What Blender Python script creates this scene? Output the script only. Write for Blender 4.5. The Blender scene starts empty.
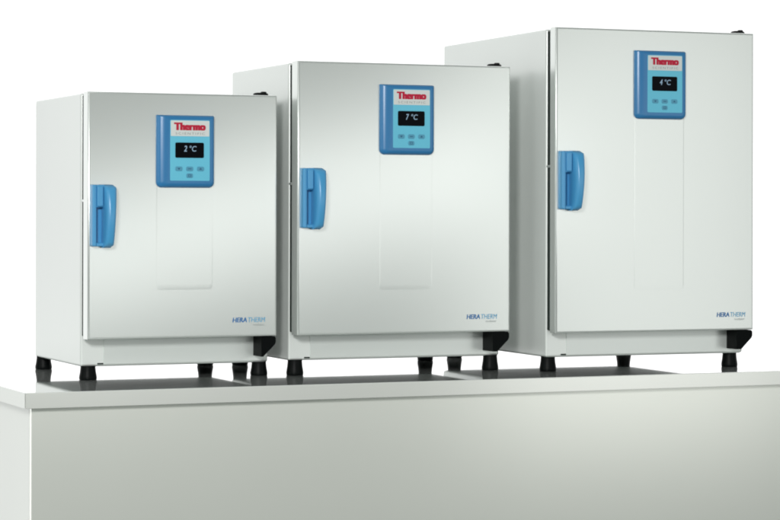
import bpy, bmesh, math, random
from mathutils import Vector, Matrix

random.seed(4)
scene = bpy.context.scene
C = scene.collection

# ------------------------------------------------------------------ camera
cam_d = bpy.data.cameras.new("camera")
cam = bpy.data.objects.new("camera", cam_d)
C.objects.link(cam)
cam.location = (0.0, 0.0, 0.4271)
cam.rotation_euler = (math.pi / 2, -0.0019, 0.0)
cam_d.sensor_width = 36.0
cam_d.lens = 36.0 * 2351.2 / 780.0
cam_d.shift_y = -(260.0 - 211.73) / 780.0
cam_d.clip_start = 0.05
cam_d.clip_end = 200.0
scene.camera = cam

# ------------------------------------------------------------------ world: white studio sweep behind, dimmer studio in front
world = bpy.data.worlds.new("World")
scene.world = world
world.use_nodes = True
wn, wl = world.node_tree.nodes, world.node_tree.links
wn.clear()
w_out = wn.new("ShaderNodeOutputWorld")
w_bg = wn.new("ShaderNodeBackground")
w_tc = wn.new("ShaderNodeTexCoord")
w_sep = wn.new("ShaderNodeSeparateXYZ")
w_r1 = wn.new("ShaderNodeValToRGB")
w_r2 = wn.new("ShaderNodeValToRGB")
w_mul = wn.new("ShaderNodeMixRGB"); w_mul.blend_type = 'MULTIPLY'; w_mul.inputs[0].default_value = 1.0
w_m1 = wn.new("ShaderNodeMapRange"); w_m1.inputs[1].default_value = -1; w_m1.inputs[2].default_value = 1
w_m2 = wn.new("ShaderNodeMapRange"); w_m2.inputs[1].default_value = -1; w_m2.inputs[2].default_value = 1
wl.new(w_tc.outputs["Generated"], w_sep.inputs[0])
wl.new(w_sep.outputs["Y"], w_m1.inputs[0])
wl.new(w_sep.outputs["Z"], w_m2.inputs[0])
wl.new(w_m1.outputs[0], w_r1.inputs[0])
wl.new(w_m2.outputs[0], w_r2.inputs[0])
e = w_r1.color_ramp.elements
e[0].position = 0.42; e[0].color = (0.080, 0.094, 0.087, 1)
e[1].position = 0.80; e[1].color = (1, 1, 1, 1)
e = w_r2.color_ramp.elements
e[0].position = 0.05; e[0].color = (0.35, 0.37, 0.36, 1)
e[1].position = 0.42; e[1].color = (1, 1, 1, 1)
wl.new(w_r1.outputs[0], w_mul.inputs[1])
wl.new(w_r2.outputs[0], w_mul.inputs[2])
wl.new(w_mul.outputs[0], w_bg.inputs[0])
w_bg.inputs[1].default_value = 1.4
wl.new(w_bg.outputs[0], w_out.inputs[0])


def area(name, loc, target, sx, sy, power, col=(1, 1, 1), roll=0.0):
    d = bpy.data.lights.new(name, 'AREA')
    d.shape = 'RECTANGLE'; d.size = sx; d.size_y = sy
    d.energy = power; d.color = col
    o = bpy.data.objects.new(name, d)
    C.objects.link(o)
    o.location = loc
    q = (Vector(target) - Vector(loc)).to_track_quat('-Z', 'Y')
    o.rotation_euler = (q.to_matrix() @ Matrix.Rotation(math.radians(roll), 3, 'Z')).to_euler()
    return o


area("key_softbox", (-0.95, 0.5, 1.75), (0.0, 6.0, 0.40), 0.9, 0.8, 215, (1.0, 0.995, 0.985))
area("left_softbox", (-3.0, 4.0, 0.9), (-0.5, 6.0, 0.3), 1.2, 1.6, 15, (1, 1, 0.985))
area("strip_softbox", (1.70, 3.64, 0.40), (0.80, 5.94, 0.40), 2.1, 0.42, 7.0, (1, 0.99, 0.985), roll=14)
area("right_softbox", (3.10, 4.36, 0.46), (2.15, 6.71, 0.46), 1.45, 1.85, 11.3, (1, 0.99, 0.98))

scene.view_settings.view_transform = 'Standard'
scene.view_settings.look = 'None'
scene.view_settings.exposure = 0.0
scene.view_settings.gamma = 1.0
scene.cycles.filter_width = 2.0
scene.cycles.max_bounces = 8


# ------------------------------------------------------------------ materials
def mat(name, col, rough=0.4, spec=0.5, metal=0.0, coat=0.0, coat_rough=0.05, ior=1.5,
        var=0.02, bump=0.0, bump_scale=900.0, emit=None, emit_s=0.0, rough_var=0.0):
    m = bpy.data.materials.new(name)
    m.use_nodes = True
    n, l = m.node_tree.nodes, m.node_tree.links
    b = n["Principled BSDF"]
    b.inputs["Roughness"].default_value = rough
    b.inputs["Specular IOR Level"].default_value = spec
    b.inputs["Metallic"].default_value = metal
    b.inputs["Coat Weight"].default_value = coat
    b.inputs["Coat Roughness"].default_value = coat_rough
    b.inputs["IOR"].default_value = ior
    tc = n.new("ShaderNodeTexCoord")
    nz = n.new("ShaderNodeTexNoise")
    nz.inputs["Scale"].default_value = 6.0
    nz.inputs["Detail"].default_value = 4.0
    l.new(tc.outputs["Object"], nz.inputs["Vector"])
    rp = n.new("ShaderNodeValToRGB")
    rp.color_ramp.elements[0].position = 0.3
    rp.color_ramp.elements[1].position = 0.7
    rp.color_ramp.elements[0].color = tuple(max(0, c * (1 - var)) for c in col) + (1,)
    rp.color_ramp.elements[1].color = tuple(min(1, c * (1 + var)) for c in col) + (1,)
    l.new(nz.outputs["Fac"], rp.inputs[0])
    l.new(rp.outputs[0], b.inputs["Base Color"])
    if rough_var:
        mr = n.new("ShaderNodeMapRange")
        mr.inputs[1].default_value = 0.3; mr.inputs[2].default_value = 0.7
        mr.inputs[3].default_value = rough - rough_var; mr.inputs[4].default_value = rough + rough_var
        l.new(nz.outputs["Fac"], mr.inputs[0])
        l.new(mr.outputs[0], b.inputs["Roughness"])
    if bump:
        nb = n.new("ShaderNodeTexNoise")
        nb.inputs["Scale"].default_value = bump_scale
        nb.inputs["Detail"].default_value = 2.0
        l.new(tc.outputs["Object"], nb.inputs["Vector"])
        bp = n.new("ShaderNodeBump")
        bp.inputs["Strength"].default_value = bump
        bp.inputs["Distance"].default_value = 0.0004
        l.new(nb.outputs["Fac"], bp.inputs["Height"])
        l.new(bp.outputs[0], b.inputs["Normal"])
    if emit:
        b.inputs["Emission Color"].default_value = tuple(emit) + (1,)
        b.inputs["Emission Strength"].default_value = emit_s
    return m


M = {
    'paint': mat("grey_white_paint", (0.74, 0.775, 0.75), 0.32, 0.4, metal=0.24, var=0.004),
    'door_paint': mat("door_paint", (0.700, 0.736, 0.711), 0.25, 0.5, metal=0.56, var=0.003),
    'gasket': mat("gasket_rubber", (0.028, 0.038, 0.034), 0.75, 0.12),
    'black': mat("black_plastic", (0.002, 0.003, 0.003), 0.5, 0.07, var=0.1),
    'foot': mat("foot_rubber", (0.002, 0.003, 0.003), 0.45, 0.10, var=0.1),
    'blue': mat("blue_plastic", (0.070, 0.335, 0.62), 0.30, 0.5, var=0.03, bump=0.05),
    'blue_bezel': mat("bezel_blue_plastic", (0.030, 0.19, 0.42), 0.30, 0.5, var=0.03, bump=0.05),
    'blue_light': mat("light_blue_film", (0.145, 0.56, 0.74), 0.4, 0.3, var=0.02),
    'button': mat("button_blue", (0.085, 0.33, 0.48), 0.4, 0.4, var=0.05),
    'button_mark': mat("button_symbol", (0.03, 0.12, 0.22), 0.5, 0.3),
    'plate': mat("badge_white", (0.68, 0.72, 0.70), 0.4, 0.4),
    'red': mat("brand_red", (0.50, 0.012, 0.045), 0.5, 0.3),
    'grey_text': mat("grey_ink", (0.30, 0.33, 0.33), 0.5, 0.3),
    'display': mat("display_glass", (0.001, 0.0015, 0.003), 0.35, 0.06),
    'digit': mat("display_digit", (0.25, 0.38, 0.5), 0.4, 0.3, emit=(0.55, 0.72, 0.95), emit_s=0.07),
    'ink_dark': mat("logo_blue_ink", (0.045, 0.17, 0.40), 0.5, 0.3),
    'ink_light': mat("logo_cyan_ink", (0.10, 0.36, 0.58), 0.5, 0.3),
    'steel': mat("steel", (0.62, 0.65, 0.64), 0.3, 0.5, metal=0.8),
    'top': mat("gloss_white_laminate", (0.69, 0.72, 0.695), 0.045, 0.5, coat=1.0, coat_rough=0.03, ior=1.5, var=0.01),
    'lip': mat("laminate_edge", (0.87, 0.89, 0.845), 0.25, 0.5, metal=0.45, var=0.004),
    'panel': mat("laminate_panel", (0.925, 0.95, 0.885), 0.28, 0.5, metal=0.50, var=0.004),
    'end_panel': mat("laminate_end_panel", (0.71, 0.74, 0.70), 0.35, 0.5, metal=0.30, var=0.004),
    'plinth': mat("plinth_paint", (0.655, 0.695, 0.67), 0.30, 0.5, metal=0.36, var=0.004),
    'under_shade': mat("shade_plate_grey", (0.20, 0.23, 0.22), 0.5, 0.3, metal=0.0, var=0.05),  # dark grey carries the shade under the cabinets in its colour
}


# ------------------------------------------------------------------ mesh helpers
def finish(name, bm, m, parent=None, loc=(0, 0, 0), wn_=True, smooth=True):
    me = bpy.data.meshes.new(name)
    bmesh.ops.recalc_face_normals(bm, faces=bm.faces[:])
    bm.to_mesh(me)
    bm.free()
    me.materials.append(m)
    if smooth:
        me.polygons.foreach_set("use_smooth", [True] * len(me.polygons))
        me.set_sharp_from_angle(angle=math.radians(48))
    o = bpy.data.objects.new(name, me)
    C.objects.link(o)
    o.location = loc
    if parent:
        o.parent = parent
    if smooth and wn_:
        md = o.modifiers.new("wn", 'WEIGHTED_NORMAL')
        md.keep_sharp = True
        md.weight = 80
    return o


def box(bm, x0, x1, y0, y1, z0, z1, bev=0.0, seg=3, only=None):
    r = bmesh.ops.create_cube(bm, size=1.0)
    vs = r['verts']
    for v in vs:
        v.co = Vector((x0 + (v.co.x + .5) * (x1 - x0), y0 + (v.co.y + .5) * (y1 - y0), z0 + (v.co.z + .5) * (z1 - z0)))
    if bev > 0:
        es = list({e for v in vs for e in v.link_edges})
        if only:
            es = [e for e in es if only(e)]
        bmesh.ops.bevel(bm, geom=es, offset=bev, segments=seg, profile=0.5, affect='EDGES', clamp_overlap=True)
    return vs


def rrect(l, r, b, t, rad, n=5):
    """rounded rectangle, rad = (bl, br, tr, tl); points counter-clockwise in (x, z)"""
    pts = []
    for (cx, cz, a0, q) in ((l, b, math.pi, rad[0]), (r, b, 1.5 * math.pi, rad[1]), (r, t, 0, rad[2]), (l, t, .5 * math.pi, rad[3])):
        sx = 1 if cx == l else -1
        sz = 1 if cz == b else -1
        for i in range(n + 1):
            a = a0 + .5 * math.pi * i / n
            pts.append((cx + sx * q + q * math.cos(a), cz + sz * q + q * math.sin(a)))
    return pts


def loft(bm, rings, cap_first=True, cap_last=True):
    """rings: lists of 3d points with equal counts"""
    vr = [[bm.verts.new(p) for p in r] for r in rings]
    n = len(vr[0])
    for a, b in zip(vr, vr[1:]):
        for i in range(n):
            bm.faces.new((a[i], a[(i + 1) % n], b[(i + 1) % n], b[i]))
    if cap_first:
        bm.faces.new(vr[0][::-1])
    if cap_last:
        bm.faces.new(vr[-1])


def plate(bm, l, r, b, t, y_back, y_front, rad, bev=0.0008, n=4):
    if not isinstance(rad, tuple):
        rad = (rad,) * 4
    ra = tuple(max(q - bev, 1e-4) for q in rad)
    r0 = [(x, y_back, z) for x, z in rrect(l, r, b, t, rad, n)]
    r1 = [(x, y_front + bev, z) for x, z in rrect(l, r, b, t, rad, n)]
    r2 = [(x, y_front + .3 * bev, z) for x, z in rrect(l + .3 * bev, r - .3 * bev, b + .3 * bev, t - .3 * bev, rad, n)]
    r3 = [(x, y_front, z) for x, z in rrect(l + bev, r - bev, b + bev, t - bev, ra, n)]
    loft(bm, [r0, r1, r2, r3])


def lathe(bm, prof, seg=28, cx=0, cy=0):
    rings = []
    for rad, z in prof:
        rings.append([(cx + rad * math.cos(2 * math.pi * i / seg), cy + rad * math.sin(2 * math.pi * i / seg), z) for i in range(seg)])
    loft(bm, rings)


def text_mesh(bm, body, l, z, width, height, y, bold=0.0, shear=0.0, spacing=1.0):
    """thin raised lettering facing -y, left edge l, baseline z, scaled to width x cap height;
    bold = stroke growth as a share of the cap height"""
    cu = bpy.data.curves.new("t", 'FONT')
    cu.body = body
    cu.size = 1.0
    cu.shear = shear
    cu.space_character = spacing
    cu.extrude = 0.0
    ob = bpy.data.objects.new("t", cu)
    C.objects.link(ob)
    bpy.context.view_layer.update()
    me = bpy.data.meshes.new_from_object(ob.evaluated_get(bpy.context.evaluated_depsgraph_get()))
    bpy.data.objects.remove(ob)
    bpy.data.curves.remove(cu)
    xs = [v.co.x for v in me.vertices]
    ys = [v.co.y for v in me.vertices]
    x0, x1, y1 = min(xs), max(xs), max(ys)
    g = bold * height
    sx = (width - 2 * g) / (x1 - x0)
    sz = (height - g) / y1
    offs = [(0, 0)] if not bold else [(0, 0), (2 * g, 0), (g, 0), (0, g), (2 * g, g), (g, g)]
    for k, (ox, oz) in enumerate(offs):
        vs = [bm.verts.new((l + ox + (v.co.x - x0) * sx, y - .0002 - .00002 * k, z + oz + v.co.y * sz)) for v in me.vertices]
        for p in me.polygons:
            try:
                bm.faces.new([vs[i] for i in p.vertices])
            except ValueError:
                pass
    bpy.data.meshes.remove(me)


# ------------------------------------------------------------------ the counter
ct = bpy.data.objects.new("counter", None)
C.objects.link(ct)
CT_YAW = 0.4088
ct.location = (-0.853, 5.5143, -0.9)
ct.rotation_euler = (0, 0, CT_YAW)
ct['label'] = "long white laboratory counter with a glossy top carrying all three incubators"
ct['category'] = "counter"
CL, CD, LIP = 2.75, 1.0, 0.0374
bm = bmesh.new()
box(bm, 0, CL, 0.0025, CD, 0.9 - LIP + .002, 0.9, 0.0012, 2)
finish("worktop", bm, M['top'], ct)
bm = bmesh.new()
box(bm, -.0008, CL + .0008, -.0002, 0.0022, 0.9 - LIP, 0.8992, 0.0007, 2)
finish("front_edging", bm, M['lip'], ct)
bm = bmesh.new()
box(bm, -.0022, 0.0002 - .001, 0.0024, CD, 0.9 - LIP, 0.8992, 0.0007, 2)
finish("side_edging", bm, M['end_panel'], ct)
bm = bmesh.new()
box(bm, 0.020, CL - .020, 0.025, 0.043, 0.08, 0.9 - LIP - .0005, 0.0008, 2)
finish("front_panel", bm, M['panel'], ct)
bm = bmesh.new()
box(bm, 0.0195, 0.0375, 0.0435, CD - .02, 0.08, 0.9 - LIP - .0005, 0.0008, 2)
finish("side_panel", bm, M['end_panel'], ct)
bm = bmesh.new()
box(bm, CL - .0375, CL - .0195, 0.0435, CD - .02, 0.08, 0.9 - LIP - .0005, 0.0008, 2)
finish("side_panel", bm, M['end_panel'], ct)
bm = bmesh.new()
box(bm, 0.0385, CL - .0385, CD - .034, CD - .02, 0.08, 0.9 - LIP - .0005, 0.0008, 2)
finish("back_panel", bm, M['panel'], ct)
bm = bmesh.new()
box(bm, 0.05, CL - .05, 0.06, CD - .04, 0.0, 0.0795, 0.001, 2)
finish("plinth", bm, M['black'], ct)


# ------------------------------------------------------------------ incubators
def make_foot(cx, cy, zf, root):
    bm = bmesh.new()
    lathe(bm, [(0.0190, zf - .0002), (0.0190, zf * .86), (0.0202, zf * .55), (0.0220, zf * .28), (0.0226, zf * .18), (0.0222, 0.0014), (0.0212, 0.0002)])
    return finish("foot", bm, M['foot'], root, (cx, cy, 0), wn_=False)


def make_handle(l, b, yd, root):
    """lever handle at door-plane y = yd; l left edge, b bottom"""
    H = 0.155
    bm = bmesh.new()
    plate(bm, l, l + .056, b, b + H, yd - .0002, yd - .0025, (.006, .006, .010, .002), .002)
    # left rail, head block and foot block round the finger recess
    plate(bm, l, l + .011, b + .0005, b + H - .0005, yd - .001, yd - .024, (.004, .002, .002, .002), .003)
    plate(bm, l + .0105, l + .031, b + .098, b + H - .001, yd - .001, yd - .0225, (.001, .001, .001, .002), .0025)
    plate(bm, l + .0105, l + .031, b + .0005, b + .010, yd - .001, yd - .020, (.001, .001, .001, .001), .0025)
    # bulging grip
    rings = []
    NZ = 22
    for i in range(NZ + 1):
        t = i / NZ
        z = b - .003 + t * (H + .003)
        s = math.sin(math.pi * min(max(t, .0), 1)) ** .55
        end = min(1.0, min(t, 1 - t) / .055)
        end = math.sqrt(max(0.0, 1 - (1 - end) ** 2)) if end < 1 else 1.0
        d = .026 + .021 * s
        wl_ = .0275 + .0015 * s
        wr_ = .0555 + .0075 * (t ** 1.5)
        d = d * (.72 + .28 * end)
        wr_ = wl_ + (wr_ - wl_) * (.78 + .22 * end)
        r = []
        for k in range(20):
            a = math.pi * k / 19
            ca, sa = math.cos(a), math.sin(a)
            px = (wl_ + wr_) / 2 - (wr_ - wl_) / 2 * math.copysign(abs(ca) ** .62, ca)
            r.append((l + px, yd - .004 - d * (abs(sa) ** .55), z))
        r.append((l + wr_, yd - .0015, z))
        r.append((l + wl_, yd - .0015, z))
        rings.append(r)
    loft(bm, rings)
    h = finish("handle", bm, M['blue'], root)
    bm = bmesh.new()
    plate(bm, l + .0118, l + .0272, b + .1005, b + H - .004, yd - .012, yd - .0275, (.0025,) * 4, .002)
    finish("latch_button", bm, M['blue'], h)
    return h


def make_control(l, t, yd, root, reading):
    W_, H_ = .153, .184
    r_, b_ = l + W_, t - H_
    bm = bmesh.new()
    rings = []
    for (y, il, ir, ib, it) in ((0, 0, 0, 0, 0), (.006, .0006, .0006, .0006, .0006), (.0105, .005, .002, .002, .002), (.0140, .012, .0042, .0045, .004),
                                (.0158, .020, .007, .008, .006), (.0164, .0275, .0095, .0115, .0085)):
        rr = max(.0135 - .5 * ir, .006)
        rings.append([(x, yd - .0002 - y, z) for x, z in rrect(l + il, r_ - ir, b_ + ib, t - it, (rr, rr, .003, .002), 6)])
    loft(bm, rings)
    cp = finish("control_panel", bm, M['blue_bezel'], root, wn_=False)
    yf = yd - .0166
    bm = bmesh.new()
    plate(bm, l + .032, l + .1375, t - .1665, t - .0125, yf + .0006, yf - .0006, (.003,) * 4, .0004)
    finish("membrane", bm, M['blue_light'], cp)
    y1 = yf - .0006
    bm = bmesh.new()
    plate(bm, l + .0335, l + .136, t - .0535, t - .0140, y1 + .0002, y1 - .0006, (.0015,) * 4, .0003)
    finish("badge", bm, M['plate'], cp)
    bm = bmesh.new()
    text_mesh(bm, "Thermo", l + .042, t - .0385, .084, .0195, y1 - .0007, bold=.11)
    finish("brand_lettering", bm, M['red'], cp, smooth=False)
    bm = bmesh.new()
    text_mesh(bm, "SCIENTIFIC", l + .046, t - .0495, .078, .0058, y1 - .0007, bold=.0, spacing=1.35)
    finish("brand_lettering", bm, M['grey_text'], cp, smooth=False)
    bm = bmesh.new()
    plate(bm, l + .0455, l + .1215, t - .1085, t - .0695, y1 + .0002, y1 - .0010, (.0035,) * 4, .0006)
    dp = finish("display", bm, M['display'], cp)
    bm = bmesh.new()
    text_mesh(bm, reading, l + .068, t - .0925, .0085, .0150, y1 - .0011, bold=.03, shear=.18)
    text_mesh(bm, "\u00b0C", l + .083, t - .0920, .0185, .0145, y1 - .0011, bold=.015, shear=.12)
    finish("digits", bm, M['digit'], dp, smooth=False)
    for i, (dx, dz) in enumerate(((.055, .1362), (.0835, .1362), (.1125, .1362), (.0835, .1535))):
        bm = bmesh.new()
        hw = .0095 if i < 3 else .0088
        plate(bm, l + dx - hw, l + dx + hw, t - dz - .0058, t - dz + .0058, y1 + .0002, y1 - .0012, (.004,) * 4, .0008)
        bt = finish("button", bm, M['button'], cp)
        bm = bmesh.new()
        yy = y1 - .0013
        if i == 0:      # down arrow
            vs = [bm.verts.new((l + dx + q[0], yy, t - dz + q[1])) for q in ((-.004, .002), (0, -.003), (.004, .002))]
            bm.faces.new(vs)
        elif i == 1:    # bar
            box(bm, l + dx - .0045, l + dx + .0045, yy - .0002, yy, t - dz - .001, t - dz + .001)
        elif i == 2:    # up arrow
            vs = [bm.verts.new((l + dx + q[0], yy, t - dz + q[1])) for q in ((-.004, -.002), (.004, -.002), (0, .003))]
            bm.faces.new(vs)
        else:           # square ring
            for q in ((-.004, .004, -.003, -.0018), (-.004, .004, .0018, .003), (-.004, -.0028, -.0017, .0017), (.0028, .004, -.0017, .0017)):
                box(bm, l + dx + q[0], l + dx + q[1], yy - .0002, yy, t - dz + q[2], t - dz + q[3])
        finish("symbol", bm, M['button_mark'], bt, smooth=False)
    return cp


def make_incubator(x, y, yaw, W, D, t, zf, zd, H, label, cp_l, h_l, h_b, em_b, logo_l, reading, foot_a, foot_b, br_l):
    root = bpy.data.objects.new("incubator", None)
    C.objects.link(root)
    root.location = (x, y, 0)
    root.rotation_euler = (0, 0, yaw)
    root['label'] = label
    root['category'] = "incubator"
    root['group'] = "laboratory incubators on the counter"
    # local: x along the front, y to the back, z up; y = 0 the cabinet's front face
    bm = bmesh.new()
    box(bm, 0, W, 0, D, zf, H - .002, .0055, 4)
    finish("cabinet", bm, M['paint'], root)
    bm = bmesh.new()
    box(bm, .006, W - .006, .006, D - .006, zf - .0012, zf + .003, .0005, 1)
    finish("shade_plate", bm, M['under_shade'], root)  # added plate, coloured dark to stand in for shade on the underside
    bm = bmesh.new()
    box(bm, .060, W - .012, -.0016, .003, zf + .004, zd + .010, .0008, 2)
    finish("plinth_panel", bm, M['plinth'], root)
    bm = bmesh.new()
    box(bm, .044, .0595, -.0012, .002, zf + .0035, zf + .0075, .0004, 1)
    finish("panel_tab", bm, M['gasket'], root)
    gap = .023
    bm = bmesh.new()
    box(bm, .0035, W - .0035, -gap, .0005, zd + .006, H - .008, .002, 2)
    finish("gasket", bm, M['gasket'], root)
    # door, with the faint raised field running down from the control panel
    bm = bmesh.new()
    box(bm, 0, W, -t, -gap, zd, H, .0055, 5, only=lambda e: all(abs(v.co.y + t) < 1e-5 for v in e.verts))
    es = [e_ for e_ in bm.edges if all(abs(v.co.y + gap) < 1e-5 for v in e_.verts)]
    bmesh.ops.bevel(bm, geom=es, offset=.002, segments=2, profile=.5, affect='EDGES')
    cp_t = H - .056
    fl, fr_, fb, ft = cp_l + .0015, cp_l + .1515, em_b, cp_t - .05
    r0 = [(px, -t + .0005, pz) for px, pz in rrect(fl, fr_, fb, ft, (.010, .010, .002, .002), 6)]
    r1 = [(px, -t - .00005, pz) for px, pz in rrect(fl + .0001, fr_ - .0001, fb + .0001, ft, (.010, .010, .002, .002), 6)]
    r2 = [(px, -t - .00038, pz) for px, pz in rrect(fl + .0030, fr_ - .0030, fb + .014, ft, (.008, .008, .002, .002), 6)]
    loft(bm, [r0, r1, r2])
    door = finish("door", bm, M['door_paint'], root)
    bm = bmesh.new()
    text_mesh(bm, "HERA", logo_l, .1425, .0395, .0125, -t - .0001, bold=.05, shear=.12)
    finish("model_lettering", bm, M['ink_dark'], door, smooth=False)
    bm = bmesh.new()
    text_mesh(bm, "THERM", logo_l + .042, .1425, .0470, .0125, -t - .0001, bold=.012, shear=.12)
    finish("model_lettering", bm, M['ink_light'], door, smooth=False)
    bm = bmesh.new()
    text_mesh(bm, "incubator", logo_l + .056, .1335, .031, .0058, -t - .0001)
    finish("model_lettering", bm, M['grey_text'], door, smooth=False)
    make_control(cp_l, cp_t, -t, root, reading)
    make_handle(h_l, h_b, -t, root)
    # strike pin bridging the gap at handle height
    bm = bmesh.new()
    box(bm, .0012, .012, -gap - .001, .001, h_b + .112, h_b + .118, .001, 2)
    finish("strike_pin", bm, M['steel'], root)
    # lower hinge bracket, under the door's right end
    bm = bmesh.new()
    zt = zd - .0012
    zb = zd - .053
    pr = [(br_l, zb), (W - .036, zb), (W - .004, zb + .031), (W - .0015, zb + .037), (W - .0015, zt - .004), (W - .005, zt), (br_l, zt)]
    fr = [(px, -t + .003, pz) for px, pz in pr]
    mid = (br_l + .03, -t + .001, zt - .02)
    back = [(px, -.0018, pz) for px, pz in pr]
    loft(bm, [fr, back])
    es = [e_ for e_ in bm.edges if e_.calc_face_angle(0) > .3]
    bmesh.ops.bevel(bm, geom=es, offset=.0025, segments=2, profile=.5, affect='EDGES')
    finish("hinge_bracket", bm, M['black'], root)
    # upper hinge cap on the top of the door
    bm = bmesh.new()
    cx, cy = W - .036, -t + .026
    rings = []
    for (z, k) in ((H - .0005, 1.0), (H + .004, 1.0), (H + .006, .86), (H + .0072, .6)):
        rings.append([(cx + k * .020 * math.copysign(abs(math.cos(2 * math.pi * i / 28)) ** .8, math.cos(2 * math.pi * i / 28)),
                       cy + k * .014 * math.sin(2 * math.pi * i / 28), z) for i in range(28)])
    loft(bm, rings)
    hc = finish("hinge_cap", bm, M['black'], root, wn_=False)
    bm = bmesh.new()
    lathe(bm, [(.0075, H + .0068), (.0075, H + .0092), (.0055, H + .0102)], 20, cx + .008, cy)
    finish("hinge_screw", bm, M['black'], hc, wn_=False)
    for fx in (foot_a, W - foot_a):
        for fy in (foot_b, D - foot_b):
            make_foot(fx, fy, zf + .001, root)
    return root


make_incubator(-0.7809, 5.9356, 0.4024, 0.5032, 0.4541, 0.0670, 0.035, 0.1058, 0.7271,
               "smallest incubator, at the counter's left end, pale grey steel with blue handle and control panel",
               .1770, .0050, .3385, .2278, .3822, "2", .022, .008, .462)
make_incubator(-0.2641, 6.1173, 0.3934, 0.6055, 0.4611, 0.0690, 0.0402, 0.1076, 0.8164,
               "middle-sized grey incubator standing between the smaller and the taller incubator",
               .2265, .0065, .3845, .2228, .4778, "7", .022, .010, .556)
make_incubator(0.4159, 6.2675, 0.3787, 0.6000, 0.7006, 0.0590, 0.0406, 0.1062, 0.9173,
               "tallest and deepest incubator, pale grey, at the right with its hinge bracket clear against white",
               .2316, .0080, .4340, .2181, .4853, "4", .022, .033, .549)
